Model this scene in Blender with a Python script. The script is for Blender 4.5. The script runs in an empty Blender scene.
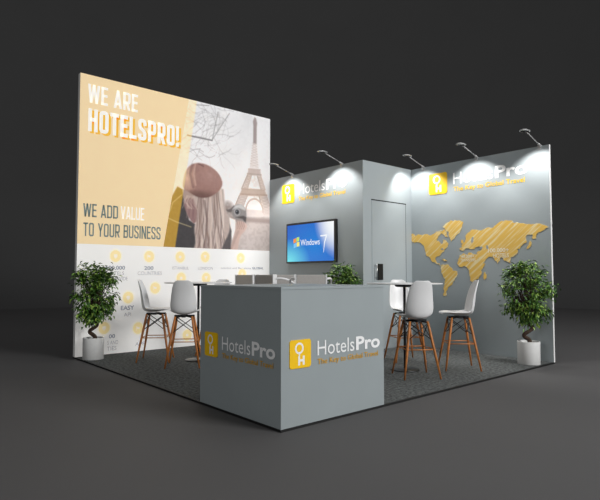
import bpy, math, random
import numpy as np
from mathutils import Vector, Matrix

PI = math.pi
sc = bpy.context.scene
COL = sc.collection

# ------------------------------------------------------------------ helpers
def lin(c):
    c = c / 255.0
    return c / 12.92 if c <= 0.04045 else ((c + 0.055) / 1.055) ** 2.4

def rgb(r, g, b):
    return (lin(r), lin(g), lin(b), 1.0)

def principled(name, color, rough=0.5, metal=0.0, noise=0.0, nscale=30.0, bump=0.0, bscale=200.0,
               emit=0.0, spec=0.5, coat=0.0):
    m = bpy.data.materials.new(name)
    m.use_nodes = True
    nt = m.node_tree
    b = nt.nodes['Principled BSDF']
    b.inputs['Base Color'].default_value = color
    b.inputs['Roughness'].default_value = rough
    b.inputs['Metallic'].default_value = metal
    b.inputs['Specular IOR Level'].default_value = spec
    if coat:
        b.inputs['Coat Weight'].default_value = coat
    tc = nt.nodes.new('ShaderNodeTexCoord')
    if noise > 0:
        n = nt.nodes.new('ShaderNodeTexNoise')
        n.inputs['Scale'].default_value = nscale
        n.inputs['Detail'].default_value = 4
        nt.links.new(tc.outputs['Object'], n.inputs['Vector'])
        r = nt.nodes.new('ShaderNodeMapRange')
        r.inputs['From Min'].default_value = 0.3
        r.inputs['From Max'].default_value = 0.7
        r.inputs['To Min'].default_value = 1 - noise
        r.inputs['To Max'].default_value = 1 + noise
        nt.links.new(n.outputs['Fac'], r.inputs['Value'])
        mx = nt.nodes.new('ShaderNodeVectorMath')
        mx.operation = 'SCALE'
        mx.inputs[0].default_value = color[:3]
        nt.links.new(r.outputs['Result'], mx.inputs['Scale'])
        nt.links.new(mx.outputs['Vector'], b.inputs['Base Color'])
    if bump > 0:
        n2 = nt.nodes.new('ShaderNodeTexNoise')
        n2.inputs['Scale'].default_value = bscale
        nt.links.new(tc.outputs['Object'], n2.inputs['Vector'])
        bp = nt.nodes.new('ShaderNodeBump')
        bp.inputs['Strength'].default_value = bump
        bp.inputs['Distance'].default_value = 0.005
        nt.links.new(n2.outputs['Fac'], bp.inputs['Height'])
        nt.links.new(bp.outputs['Normal'], b.inputs['Normal'])
    if emit > 0:
        b.inputs['Emission Color'].default_value = color
        b.inputs['Emission Strength'].default_value = emit
    return m


class MB:
    """collects geometry; build() links it as one mesh object"""
    def __init__(self):
        self.v, self.f, self.mi, self.sm = [], [], [], []

    def add(self, vs, fs, mi=0, smooth=False):
        o = len(self.v)
        self.v += [tuple(p) for p in vs]
        for f in fs:
            self.f.append(tuple(o + i for i in f))
            self.mi.append(mi)
            self.sm.append(smooth)
        return self

    def box(self, x0, x1, y0, y1, z0, z1, mi=0):
        vs = [(x, y, z) for x in (x0, x1) for y in (y0, y1) for z in (z0, z1)]
        fs = [(0, 1, 3, 2), (4, 6, 7, 5), (0, 4, 5, 1), (2, 3, 7, 6), (0, 2, 6, 4), (1, 5, 7, 3)]
        return self.add(vs, fs, mi)

    def tube(self, pts, rad, seg=10, mi=0, caps=True):
        pts = [Vector(p) for p in pts]
        n = len(pts)
        rads = rad if isinstance(rad, (list, tuple)) else [rad] * n
        vs, fs = [], []
        ref = None
        for i, p in enumerate(pts):
            t = (pts[min(i + 1, n - 1)] - pts[max(i - 1, 0)]).normalized()
            if ref is None:
                ref = Vector((0, 0, 1)) if abs(t.z) < 0.9 else Vector((1, 0, 0))
            a = (ref - t * ref.dot(t)).normalized()
            ref = a
            b = t.cross(a)
            for k in range(seg):
                w = 2 * PI * k / seg
                vs.append(p + (a * math.cos(w) + b * math.sin(w)) * rads[i])
        for i in range(n - 1):
            for k in range(seg):
                k2 = (k + 1) % seg
                fs.append((i * seg + k, i * seg + k2, (i + 1) * seg + k2, (i + 1) * seg + k))
        self.add(vs, fs, mi, True)
        if caps:
            o = len(self.v) - len(vs)
            self.f.append(tuple(o + k for k in reversed(range(seg)))); self.mi.append(mi); self.sm.append(False)
            self.f.append(tuple(o + (n - 1) * seg + k for k in range(seg))); self.mi.append(mi); self.sm.append(False)
        return self

    def lathe(self, prof, seg=40, mi=0, center=(0, 0), smooth=True):
        vs, fs = [], []
        n = len(prof)
        for r, z in prof:
            for k in range(seg):
                w = 2 * PI * k / seg
                vs.append((center[0] + r * math.cos(w), center[1] + r * math.sin(w), z))
        for i in range(n - 1):
            for k in range(seg):
                k2 = (k + 1) % seg
                fs.append((i * seg + k, i * seg + k2, (i + 1) * seg + k2, (i + 1) * seg + k))
        return self.add(vs, fs, mi, smooth)

    def prism(self, pts, z0, z1, mi=0):
        """flat outline in local XY given thickness along local Z"""
        n = len(pts)
        a = sum(pts[i][0] * pts[(i + 1) % n][1] - pts[(i + 1) % n][0] * pts[i][1] for i in range(n))
        if a < 0:
            pts = pts[::-1]
        vs = [(x, y, z0) for x, y in pts] + [(x, y, z1) for x, y in pts]
        fs = [tuple(range(n, 2 * n)), tuple(reversed(range(n)))]
        fs += [(i, (i + 1) % n, n + (i + 1) % n, n + i) for i in range(n)]
        return self.add(vs, fs, mi)

    def build(self, name, mats, parent=None, loc=(0, 0, 0), bevel=0.0, subsurf=0, solid=0.0):
        me = bpy.data.meshes.new(name)
        me.from_pydata(self.v, [], self.f)
        if not isinstance(mats, (list, tuple)):
            mats = [mats]
        for m in mats:
            me.materials.append(m)
        me.polygons.foreach_set('material_index', self.mi)
        me.polygons.foreach_set('use_smooth', self.sm)
        me.update()
        o = bpy.data.objects.new(name, me)
        COL.objects.link(o)
        o.location = loc
        if parent:
            o.parent = parent
        if solid:
            md = o.modifiers.new('solid', 'SOLIDIFY'); md.thickness = solid; md.offset = 0
        if bevel:
            md = o.modifiers.new('bevel', 'BEVEL'); md.width = bevel; md.segments = 3; md.limit_method = 'ANGLE'
        if subsurf:
            md = o.modifiers.new('sub', 'SUBSURF'); md.levels = subsurf; md.render_levels = subsurf
        return o


def empty(name, loc, rz=0.0, rx=0.0):
    o = bpy.data.objects.new(name, None)
    o.empty_display_size = 0.1
    COL.objects.link(o)
    o.location = loc
    o.rotation_euler = (rx, 0, rz)
    return o

def tag(o, label, cat, group=None):
    o['label'] = label
    o['category'] = cat
    if group:
        o['group'] = group
    return o

def struct(o):
    o['kind'] = 'structure'
    return o

def copy_tree(o, parent=None):
    c = o.copy()
    COL.objects.link(c)
    if parent:
        c.parent = parent
    for ch in list(o.children):
        copy_tree(ch, c)
    return c

def rounded_rect(x0, y0, x1, y1, r, seg=6):
    pts = []
    for cx, cy, a0 in ((x1 - r, y1 - r, 0), (x0 + r, y1 - r, 90), (x0 + r, y0 + r, 180), (x1 - r, y0 + r, 270)):
        for k in range(seg + 1):
            a = math.radians(a0 + 90 * k / seg)
            pts.append((cx + r * math.cos(a), cy + r * math.sin(a)))
    return pts

_dg = None
def text_raw(s, bold=0.0, spacing=1.0):
    cu = bpy.data.curves.new('t', 'FONT')
    cu.body = s
    cu.size = 1.0
    cu.offset = bold
    cu.space_character = spacing
    cu.resolution_u = 4
    o = bpy.data.objects.new('t', cu)
    COL.objects.link(o)
    bpy.context.view_layer.update()
    dg = bpy.context.evaluated_depsgraph_get()
    me = o.evaluated_get(dg).to_mesh()
    vs = [tuple(v.co[:2]) for v in me.vertices]
    fs = [tuple(p.vertices) for p in me.polygons]
    o.evaluated_get(dg).to_mesh_clear()
    bpy.data.objects.remove(o)
    bpy.data.curves.remove(cu)
    return vs, fs

def add_text(mb, s, x, y, w, h, bold=0.0, z=0.0, mi=0, spacing=1.0):
    """lettering with its baseline at y, cap height h and overall width w (w=None keeps the font's shape)"""
    hv, _ = text_raw('H', bold)
    cap = max(v[1] for v in hv)
    base = min(v[1] for v in hv)
    vs, fs = text_raw(s, bold, spacing)
    x0 = min(v[0] for v in vs); x1 = max(v[0] for v in vs)
    sy = h / (cap - base)
    sx = sy if w is None else w / (x1 - x0)
    mb.add([(x + (vx - x0) * sx, y + (vy - base) * sy, z) for vx, vy in vs], fs, mi)
    return (x1 - x0) * sx

def line(parent, mat, s, x, y, w, h, bold=0.0, z=0.0, name='lettering'):
    t = MB()
    add_text(t, s, x, y, w, h, bold, z)
    return t.build(name, mat, parent)

# ------------------------------------------------------------------ dimensions (metres)
XR, YP = 4.835, 4.80            # face of the map wall, face of the poster wall
H, HP = 3.036, 4.241            # height of the grey walls, of the poster wall
BX, BY = 3.587, 2.380           # faces of the storage block
PX = 3.593                      # right end of the poster wall
CW, CD, CH = 1.236, 1.228, 1.107

# ------------------------------------------------------------------ materials
GREY = rgb(152, 160, 162)
M_grey = principled('grey_laminate', rgb(158, 166, 169), 0.55, noise=0.02, nscale=3, spec=0.3)
M_counter = principled('counter_laminate', GREY, 0.5, noise=0.02, nscale=3, spec=0.3)
M_edge = principled('white_edge', rgb(232, 232, 230), 0.5, noise=0.01)
M_white = principled('white_plastic', rgb(226, 226, 226), 0.35, noise=0.01, nscale=8)
M_pot = principled('white_ceramic', rgb(214, 214, 212), 0.55, noise=0.03, nscale=14)
M_wood = principled('beech_wood', rgb(186, 116, 56), 0.45, noise=0.22, nscale=24)
M_black = principled('black_metal', rgb(22, 22, 24), 0.45, noise=0.05)
M_trim = principled('black_trim', rgb(14, 14, 14), 0.6, noise=0.05)
M_chrome = principled('brushed_steel', rgb(190, 192, 194), 0.3, 1.0, noise=0.04)
M_lamp = principled('lamp_metal', rgb(176, 176, 176), 0.4, 0.3, noise=0.04)
M_steel = principled('dark_steel', rgb(70, 72, 74), 0.35, 0.9, noise=0.04)
M_fabric = principled('grey_upholstery', rgb(176, 172, 168), 0.85, noise=0.06, nscale=60, bump=0.2)
M_soil = principled('potting_soil', rgb(34, 26, 20), 0.95, noise=0.4, nscale=60, bump=0.6)
M_bark = principled('bark', rgb(62, 44, 32), 0.85, noise=0.35, nscale=40, bump=0.5, bscale=60)
M_leaf = [principled('leaf_dark', rgb(52, 88, 30), 0.42, noise=0.3, nscale=12),
          principled('leaf_mid', rgb(88, 128, 44), 0.40, noise=0.3, nscale=12),
          principled('leaf_light', rgb(138, 168, 72), 0.40, noise=0.25, nscale=12)]
M_yellow = principled('yellow_vinyl', rgb(250, 200, 2), 0.5, noise=0.02)
M_yellow_dim = principled('yellow_vinyl_dim', rgb(214, 160, 10), 0.5, noise=0.02)  # same yellow vinyl, darkened in colour for the dimmer counter faces
M_lwhite = principled('white_vinyl', rgb(245, 245, 245), 0.5, noise=0.01)
M_gap_shade = principled('painted_gap_shade', rgb(30, 33, 34), 0.8, noise=0.02)
M_handle = principled('handle_plate', rgb(36, 37, 38), 0.35, 0.4, noise=0.05)

POSTER_ADDED_GLOW = 0.28          # emission added to brighten the print where the lights fall short
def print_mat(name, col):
    return principled(name, col, 0.7, noise=0.015, nscale=5, emit=POSTER_ADDED_GLOW, spec=0.15)
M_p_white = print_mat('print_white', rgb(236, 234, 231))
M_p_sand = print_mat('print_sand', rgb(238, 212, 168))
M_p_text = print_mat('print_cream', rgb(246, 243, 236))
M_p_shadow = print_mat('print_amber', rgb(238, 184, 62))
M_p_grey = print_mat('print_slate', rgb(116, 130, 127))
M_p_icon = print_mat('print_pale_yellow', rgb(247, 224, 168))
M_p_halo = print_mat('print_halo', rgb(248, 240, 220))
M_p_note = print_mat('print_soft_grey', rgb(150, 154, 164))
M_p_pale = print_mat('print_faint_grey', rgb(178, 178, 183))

def carpet_material():
    m = bpy.data.materials.new('speckled_carpet')
    m.use_nodes = True
    nt = m.node_tree
    b = nt.nodes['Principled BSDF']
    b.inputs['Roughness'].default_value = 0.95
    b.inputs['Specular IOR Level'].default_value = 0.1
    tc = nt.nodes.new('ShaderNodeTexCoord')
    n1 = nt.nodes.new('ShaderNodeTexNoise'); n1.inputs['Scale'].default_value = 26; n1.inputs['Detail'].default_value = 6
    n1.inputs['Roughness'].default_value = 0.7
    nt.links.new(tc.outputs['Object'], n1.inputs['Vector'])
    cr = nt.nodes.new('ShaderNodeValToRGB')
    cr.color_ramp.elements[0].position = 0.36; cr.color_ramp.elements[0].color = rgb(54, 55, 55)
    cr.color_ramp.elements[1].position = 0.66; cr.color_ramp.elements[1].color = rgb(114, 117, 116)
    nt.links.new(n1.outputs['Fac'], cr.inputs['Fac'])
    nt.links.new(cr.outputs['Color'], b.inputs['Base Color'])
    bp = nt.nodes.new('ShaderNodeBump'); bp.inputs['Strength'].default_value = 0.4; bp.inputs['Distance'].default_value = 0.006
    n2 = nt.nodes.new('ShaderNodeTexNoise'); n2.inputs['Scale'].default_value = 140
    nt.links.new(tc.outputs['Object'], n2.inputs['Vector'])
    nt.links.new(n2.outputs['Fac'], bp.inputs['Height'])
    nt.links.new(bp.outputs['Normal'], b.inputs['Normal'])
    return m
M_carpet = carpet_material()

def map_material():
    m = bpy.data.materials.new('striped_yellow_vinyl')
    m.use_nodes = True
    nt = m.node_tree
    b = nt.nodes['Principled BSDF']
    b.inputs['Roughness'].default_value = 0.6
    tc = nt.nodes.new('ShaderNodeTexCoord')
    mp = nt.nodes.new('ShaderNodeMapping')
    mp.vector_type = 'TEXTURE'
    mp.inputs['Rotation'].default_value = (0, 0, math.radians(40))
    mp.inputs['Scale'].default_value = (1.6, 0.10, 1)
    nt.links.new(tc.outputs['Object'], mp.inputs['Vector'])
    n = nt.nodes.new('ShaderNodeTexNoise'); n.inputs['Scale'].default_value = 3.0; n.inputs['Detail'].default_value = 3
    nt.links.new(mp.outputs['Vector'], n.inputs['Vector'])
    cr = nt.nodes.new('ShaderNodeValToRGB')
    cr.color_ramp.elements[0].position = 0.50; cr.color_ramp.elements[0].color = rgb(234, 190, 92)
    cr.color_ramp.elements[1].position = 0.64; cr.color_ramp.elements[1].color = rgb(240, 222, 172)
    nt.links.new(n.outputs['Fac'], cr.inputs['Fac'])
    nt.links.new(cr.outputs['Color'], b.inputs['Base Color'])
    return m
M_map = map_material()
M_maptext = principled('map_white', rgb(250, 240, 214), 0.6, noise=0.01)

def screen_material():
    m = bpy.data.materials.new('lit_screen')
    m.use_nodes = True
    nt = m.node_tree
    b = nt.nodes['Principled BSDF']
    b.inputs['Base Color'].default_value = (0.01, 0.01, 0.015, 1)
    b.inputs['Roughness'].default_value = 0.25
    tc = nt.nodes.new('ShaderNodeTexCoord')
    def glow(cx, cy, sx, sy, rot=0.0):
        mp = nt.nodes.new('ShaderNodeMapping')
        mp.vector_type = 'TEXTURE'
        mp.inputs['Location'].default_value = (cx, cy, 0)
        mp.inputs['Rotation'].default_value = (0, 0, rot)
        mp.inputs['Scale'].default_value = (sx, sy, 1)
        nt.links.new(tc.outputs['Object'], mp.inputs['Vector'])
        g = nt.nodes.new('ShaderNodeTexGradient'); g.gradient_type = 'SPHERICAL'
        nt.links.new(mp.outputs['Vector'], g.inputs['Vector'])
        return g.outputs['Fac']
    cur = None
    def mix(fac, a, col):
        mx = nt.nodes.new('ShaderNodeMix'); mx.data_type = 'RGBA'
        nt.links.new(fac, mx.inputs['Factor'])
        if isinstance(a, tuple):
            mx.inputs['A'].default_value = a
        else:
            nt.links.new(a, mx.inputs['A'])
        mx.inputs['B'].default_value = col
        return mx.outputs['Result']
    cur = mix(glow(0.1, -0.05, 0.9, 0.6), rgb(0, 92, 196), rgb(8, 128, 216))
    cur = mix(glow(-0.6, -0.36, 0.62, 0.46), cur, rgb(110, 235, 240))
    cur = mix(glow(0.64, 0.32, 0.52, 0.66, 0.4), cur, rgb(255, 255, 255))
    cur = mix(glow(0.56, 0.28, 0.36, 0.5, 0.4), cur, rgb(250, 255, 255))
    nt.links.new(cur, b.inputs['Emission Color'])
    b.inputs['Emission Strength'].default_value = 0.95
    return m
M_screen = screen_material()
def glow_mat(name, col, e=0.95):
    m = principled(name, (0.01, 0.01, 0.01, 1), 0.3)
    b = m.node_tree.nodes['Principled BSDF']
    b.inputs['Emission Color'].default_value = col
    b.inputs['Emission Strength'].default_value = e
    return m

# ------------------------------------------------------------------ setting: studio floor and backdrop
M_ground = principled('studio_floor', rgb(83, 82, 82), 0.7, noise=0.03, nscale=0.8, spec=0.25)
M_cove = principled('studio_backdrop', rgb(94, 94, 94), 0.9, noise=0.02, nscale=0.5, spec=0.1)
CX, CY = 2.4, 2.4
mb = MB()
mb.lathe([(0.001, -0.02), (4, -0.02), (8, -0.02), (12, -0.02), (15.5, -0.02)], 96, center=(CX, CY))
struct(mb.build('floor', M_ground))
mb = MB()
prof = [(15.5, -0.02)]
for k in range(1, 13):
    a = math.radians(90 * k / 12)
    prof.append((15.5 + 5.5 * math.sin(a), -0.02 + 5.5 * (1 - math.cos(a))))
prof += [(21, 12), (21, 32)]
mb.lathe(prof, 96, center=(CX, CY))
struct(mb.build('wall_backdrop', M_cove))

# raised carpet platform
pf = tag(empty('carpet_platform', (0, 0, 0)), 'low square platform covered in speckled grey carpet with black edging', 'platform')
MB().box(0.02, XR + 0.035, 0.02, YP + 0.08, -0.02, -0.001).build('carpet', M_carpet, pf)
t = MB()
t.box(0.0, XR + 0.035, 0.0, 0.02, -0.02, -0.001)
t.box(0.0, 0.02, 0.02, YP + 0.08, -0.02, -0.001)
e = t.build('edge_trim', M_trim, pf)
e['label'] = 'thin black edging strip'

# walls
struct(MB().box(0, PX, YP, YP + 0.08, 0, HP).build('wall_left', M_edge))
wr = struct(MB().box(XR, XR + 0.035, 0.004, YP, 0, H).build('wall_right', M_grey))
ec = MB().box(XR, XR + 0.035, 0.0, 0.004, 0, H).build('end_cap', M_edge, wr)
ec['label'] = 'white end edge'
struct(MB().box(BX, BX + 0.05, BY, YP, 0, H).build('wall_back', M_grey))
struct(MB().box(BX + 0.05, XR, BY, BY + 0.05, 0, H).build('wall_storage', M_grey))

# storage door
dr = struct(MB().box(3.795, 4.660, BY - 0.006, BY, 0.01, 2.408).build('door_1', M_grey))
g = MB()
g.box(3.785, 4.678, BY - 0.0045, BY, 2.408, 2.428)  # dark strips on the wall face stand in for the shaded gap
g.box(4.660, 4.672, BY - 0.0045, BY, 0.0, 2.408)
g.box(3.788, 3.795, BY - 0.002, BY, 0.0, 2.408, 1)
g.build('door_gap_strips', [M_gap_shade, M_grey], dr)
hb = MB().box(3.925, 4.040, BY - 0.026, BY - 0.006, 1.125, 1.385).build('handle_plate', M_handle, dr, bevel=0.004)
hl = MB()
hl.tube([(3.855, BY - 0.05, 1.12), (3.855, BY - 0.05, 1.39)], 0.011)
hl.tube([(3.855, BY - 0.006, 1.16), (3.855, BY - 0.05, 1.16)], 0.008)
hl.tube([(3.855, BY - 0.006, 1.35), (3.855, BY - 0.05, 1.35)], 0.008)
hl.build('pull_bar', M_chrome, dr)

# ------------------------------------------------------------------ logos
def make_logo(name, s, parent, loc, rz):
    """emblem + wordmark + tagline in local XY, facing local +Z"""
    root = empty(name, loc, rz, PI / 2)
    if parent:
        root.parent = parent
    em = MB().prism([(x * s, y * s) for x, y in rounded_rect(0, 0, 1, 1, 0.10)], 0.0, 0.006).build('emblem', M_yellow, root)
    mg = MB()
    z = 0.0065
    n = 28
    ring_o = [(0.44 + 0.205 * math.cos(2 * PI * k / n), 0.70 + 0.205 * math.sin(2 * PI * k / n)) for k in range(n)]
    ring_i = [(0.44 + 0.135 * math.cos(2 * PI * k / n), 0.70 + 0.135 * math.sin(2 * PI * k / n)) for k in range(n)]
    vs = [(x * s, y * s, z) for x, y in ring_o + ring_i]
    mg.add(vs, [(k, (k + 1) % n, n + (k + 1) % n, n + k) for k in range(n)])
    def rect(x0, y0, x1, y1):
        mg.add([(x0 * s, y0 * s, z), (x1 * s, y0 * s, z), (x1 * s, y1 * s, z), (x0 * s, y1 * s, z)], [(0, 1, 2, 3)])
    rect(0.415, 0.43, 0.475, 0.50)
    rect(0.385, 0.10, 0.475, 0.43); rect(0.60, 0.10, 0.69, 0.43); rect(0.475, 0.225, 0.60, 0.31)
    mg.build('monogram', M_lwhite, em)
    w = MB()
    x = 1.33 * s
    add_text(w, 'Hotels', x, 0.36 * s, 1.96 * s, 0.53 * s, 0.0, 0.004)
    add_text(w, 'Pro', x + 2.06 * s, 0.36 * s, 1.42 * s, 0.53 * s, 0.028, 0.004)
    w.build('wordmark', M_lwhite, root)
    tl = MB()
    add_text(tl, 'The Key to Global Travel', x, 0.035 * s, 3.36 * s, 0.20 * s, 0.006, 0.004)
    o = tl.build('tagline', M_yellow_dim if s < 0.3 else M_yellow, root)
    o['label'] = 'yellow slogan line'
    return root

# counter with its two logos
ct = tag(empty('reception_counter', (0.0, 0.0, 0)), 'square grey reception counter with yellow and white logos at the front corner', 'counter')
MB().box(0.004, CW, 0.004, CD, 0, CH - 0.022).build('body', M_counter, ct)
MB().box(0.0, CW + 0.004, 0.0, CD + 0.004, CH - 0.022, CH).build('worktop', M_counter, ct, bevel=0.002)
lg = make_logo('logo', 0.226, ct, (0.088, 0.0035, 0.455), 0)
lg['label'] = 'logo on the brighter right face'
lg = make_logo('logo', 0.222, ct, (0.0035, 1.139, 0.45), -PI / 2)
lg['label'] = 'logo on the darker left face'

tag(make_logo('wall_logo', 0.352, None, (XR - 0.0015, 2.008, 2.545), -PI / 2),
    'yellow emblem with white lettering high on the wall above the world map', 'logo', None)
tag(make_logo('wall_logo', 0.350, None, (BX - 0.0015, 4.402, 2.530), -PI / 2),
    'yellow emblem with white lettering on the wall above the television', 'logo', None)

# ------------------------------------------------------------------ world map
MAP = [[(2.407, 1.915), (2.364, 1.922), (2.224, 1.9), (2.086, 1.896), (1.952, 1.884), (1.873, 1.928), (1.781, 1.945), (1.743, 1.909), (1.795, 1.879), (1.843, 1.837), (1.875, 1.783), (1.81, 1.746), (1.785, 1.712), (1.759, 1.722), (1.75, 1.792), (1.695, 1.774), (1.645, 1.717), (1.658, 1.662), (1.722, 1.621), (1.774, 1.568), (1.814, 1.52), (1.879, 1.504), (1.905, 1.471), (1.88, 1.426), (1.823, 1.403), (1.803, 1.351), (1.842, 1.381), (1.893, 1.397), (1.959, 1.421), (1.998, 1.48), (2.051, 1.515), (2.096, 1.596), (2.117, 1.665), (2.143, 1.716), (2.198, 1.753), (2.267, 1.768), (2.323, 1.757), (2.370, 1.775)], [(1.833, 1.926), (1.727, 1.955), (1.677, 1.905), (1.656, 1.816), (1.706, 1.83), (1.757, 1.877)], [(1.747, 1.998), (1.665, 2.058), (1.515, 2.09), (1.37, 2.047), (1.395, 1.963), (1.445, 1.869), (1.519, 1.819), (1.594, 1.747), (1.631, 1.825), (1.649, 1.914), (1.707, 1.962)], [(1.785, 1.361), (1.696, 1.375), (1.621, 1.337), (1.487, 1.26), (1.488, 1.207), (1.538, 1.142), (1.575, 1.088), (1.613, 1.033), (1.664, 1.0), (1.703, 0.934), (1.691, 0.879), (1.729, 0.856), (1.759, 0.888), (1.753, 0.976), (1.726, 1.075), (1.712, 1.13), (1.787, 1.24), (1.799, 1.306)], [(1.446, 1.517), (1.373, 1.547), (1.303, 1.524), (1.209, 1.532), (1.14, 1.529), (1.118, 1.466), (1.074, 1.393), (1.007, 1.381), (1.019, 1.34), (1.076, 1.279), (1.077, 1.206), (1.124, 1.144), (1.182, 1.092), (1.263, 1.116), (1.273, 1.217), (1.295, 1.301), (1.353, 1.345), (1.449, 1.335), (1.485, 1.389), (1.471, 1.454)], [(1.437, 1.6), (1.444, 1.628), (1.396, 1.641), (1.412, 1.68), (1.351, 1.725), (1.326, 1.777), (1.338, 1.809), (1.254, 1.889), (1.207, 1.918), (1.103, 1.897), (1.041, 1.897), (0.929, 1.931), (0.808, 1.963), (0.69, 2.005), (0.596, 2.007), (0.545, 1.964), (0.423, 1.955), (0.324, 1.937), (0.227, 1.93), (0.113, 1.912), (0.034, 1.869), (0.096, 1.835), (0.172, 1.812), (0.201, 1.785), (0.212, 1.718), (0.27, 1.731), (0.259, 1.779), (0.328, 1.782), (0.368, 1.746), (0.349, 1.677), (0.41, 1.641), (0.451, 1.584), (0.491, 1.585), (0.503, 1.507), (0.544, 1.479), (0.596, 1.466), (0.602, 1.381), (0.649, 1.402), (0.711, 1.453), (0.753, 1.464), (0.804, 1.371), (0.85, 1.447), (0.882, 1.488), (0.948, 1.48), (0.993, 1.44), (1.028, 1.389), (1.069, 1.375), (1.106, 1.432), (1.139, 1.495), (1.143, 1.552), (1.081, 1.577), (1.046, 1.617), (1.091, 1.646), (1.16, 1.636), (1.183, 1.607), (1.224, 1.609), (1.282, 1.624), (1.324, 1.628), (1.361, 1.593), (1.401, 1.588)], [(1.41, 1.766), (1.375, 1.747), (1.385, 1.705), (1.411, 1.706)]]
MY0 = 2.41
wm = tag(empty('world_map', (XR - 0.0015, MY0, 0.8), -PI / 2, PI / 2), 'yellow striped world map graphic on the grey wall', 'map')
rm = random.Random(8)
def coast(poly, it=2):
    for _ in range(it):
        q = []
        for i in range(len(poly)):
            (ax, ay), (bx, by) = poly[i], poly[(i + 1) % len(poly)]
            L = math.hypot(bx - ax, by - ay)
            k = rm.gauss(0, 0.11) if L > 0.02 else 0.0
            q += [(ax, ay), ((ax + bx) / 2 - (by - ay) * k, (ay + by) / 2 + (bx - ax) * k)]
        poly = q
    return poly
MAP += [[(1.03, 1.22), (1.00, 1.25), (0.985, 1.20), (1.015, 1.13), (1.035, 1.16)],
        [(0.30, 1.70), (0.275, 1.66), (0.30, 1.60), (0.345, 1.575), (0.325, 1.63)],
        [(1.78, 1.47), (1.72, 1.462), (1.665, 1.435), (1.70, 1.433)]]
for i, poly in enumerate(MAP):
    MB().prism([(MY0 - y, z - 0.8) for y, z in coast(poly)], 0.0, 0.003 + 0.0002 * i).build('continent', M_map, wm)
for poly in ([(1.12, 1.625), (1.06, 1.645), (1.03, 1.63), (1.06, 1.605)], [(0.985, 1.66), (0.955, 1.655), (0.945, 1.60), (0.97, 1.595)],
             [(1.215, 1.80), (1.19, 1.79), (1.195, 1.73), (1.225, 1.70), (1.235, 1.74)], [(1.80, 1.63), (1.75, 1.645), (1.735, 1.625), (1.77, 1.615)]):
    MB().prism([(MY0 - y, z - 0.8) for y, z in coast(poly, 1)], 0.0, 0.0048).build('inland_sea', M_grey, wm)
line(wm, M_maptext, '100.000+', MY0 - 0.95, 1.545 - 0.8, 0.33, 0.062, 0.022, 0.0056)
line(wm, M_maptext, 'HOTELS', MY0 - 0.87, 1.465 - 0.8, 0.25, 0.062, 0.012, 0.0056)
line(wm, M_maptext, '40.000+', MY0 - 1.42, 1.475 - 0.8, 0.24, 0.045, 0.022, 0.0056)
line(wm, M_maptext, 'TRANSFERS', MY0 - 1.43, 1.415 - 0.8, 0.27, 0.045, 0.012, 0.0056)

# ------------------------------------------------------------------ television
TW, TH = 1.285, 0.725
tv = tag(empty('television', (BX - 0.0015, 3.585, 1.776), -PI / 2, PI / 2), 'black wall television showing a blue start screen', 'television')
MB().prism(rounded_rect(-TW / 2, -TH / 2, TW / 2, TH / 2, 0.012), 0.0, 0.045).build('housing', M_black, tv)
scn = MB().prism([(-TW / 2 + 0.03, -TH / 2 + 0.03), (TW / 2 - 0.045, -TH / 2 + 0.03), (TW / 2 - 0.045, TH / 2 - 0.035), (-TW / 2 + 0.03, TH / 2 - 0.035)], 0.044, 0.0465).build('screen', M_screen, tv)
fl = MB()
def pane(x0, y0, x1, y1, mi):
    n = 6
    vs = []
    for k in range(n + 1):
        x = x0 + (x1 - x0) * k / n
        dy = 0.016 * math.sin((x + 0.37) * 20)
        vs += [(x, y0 + dy, 0.0472), (x, y1 + dy, 0.0472)]
    fl.add(vs, [(2 * k, 2 * k + 2, 2 * k + 3, 2 * k + 1) for k in range(n)], mi)
pane(-0.44, 0.015, -0.365, 0.09, 0); pane(-0.355, 0.015, -0.28, 0.09, 1)
pane(-0.435, -0.075, -0.36, 0.003, 2); pane(-0.35, -0.075, -0.275, 0.003, 3)
fo = fl.build('flag_emblem', [glow_mat('flag_red', rgb(248, 150, 60)), glow_mat('flag_green', rgb(190, 232, 110)),
                              glow_mat('flag_blue', rgb(120, 200, 250)), glow_mat('flag_yellow', rgb(252, 236, 120))], scn)
wt = MB()
add_text(wt, 'Windows', -0.245, -0.05, 0.50, 0.105, 0.005, 0.0472)
wt.add([(0.27, 0.105, 0.0474), (0.44, 0.115, 0.0474), (0.435, 0.085, 0.0474), (0.275, 0.085, 0.0474)], [(0, 3, 2, 1)])
wt.add([(0.405, 0.09, 0.0474), (0.435, 0.09, 0.0474), (0.385, -0.02, 0.0474), (0.352, -0.19, 0.0474), (0.345, -0.19, 0.0474), (0.362, -0.02, 0.0474)], [(5, 2, 1, 0), (5, 4, 3, 2)])
wt.build('screen_lettering', glow_mat('screen_white', rgb(245, 250, 255)), scn)

# ------------------------------------------------------------------ poster
po = tag(empty('poster', (0, YP - 0.0015, 0), 0, PI / 2), 'huge sand and white travel poster with a beret photo on the tall wall', 'poster')
# local x = along the wall, local y = up, local z = towards the viewer
ZB = 1.668
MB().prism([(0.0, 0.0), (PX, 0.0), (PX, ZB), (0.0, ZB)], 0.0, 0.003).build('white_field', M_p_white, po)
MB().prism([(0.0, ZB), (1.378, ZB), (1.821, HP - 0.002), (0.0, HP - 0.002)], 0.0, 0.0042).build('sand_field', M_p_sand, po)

# printed photograph: painted on a fine grid of the print
rs = np.random.RandomState(4)
U0, U1, V0, V1 = 1.36, PX, ZB, HP - 0.002
NU, NV = 250, 290
uu = np.linspace(U0, U1, NU); vv = np.linspace(V0, V1, NV)
GX, GZ = np.meshgrid(uu, vv)
can = np.zeros((NV, NU, 3))

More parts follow.
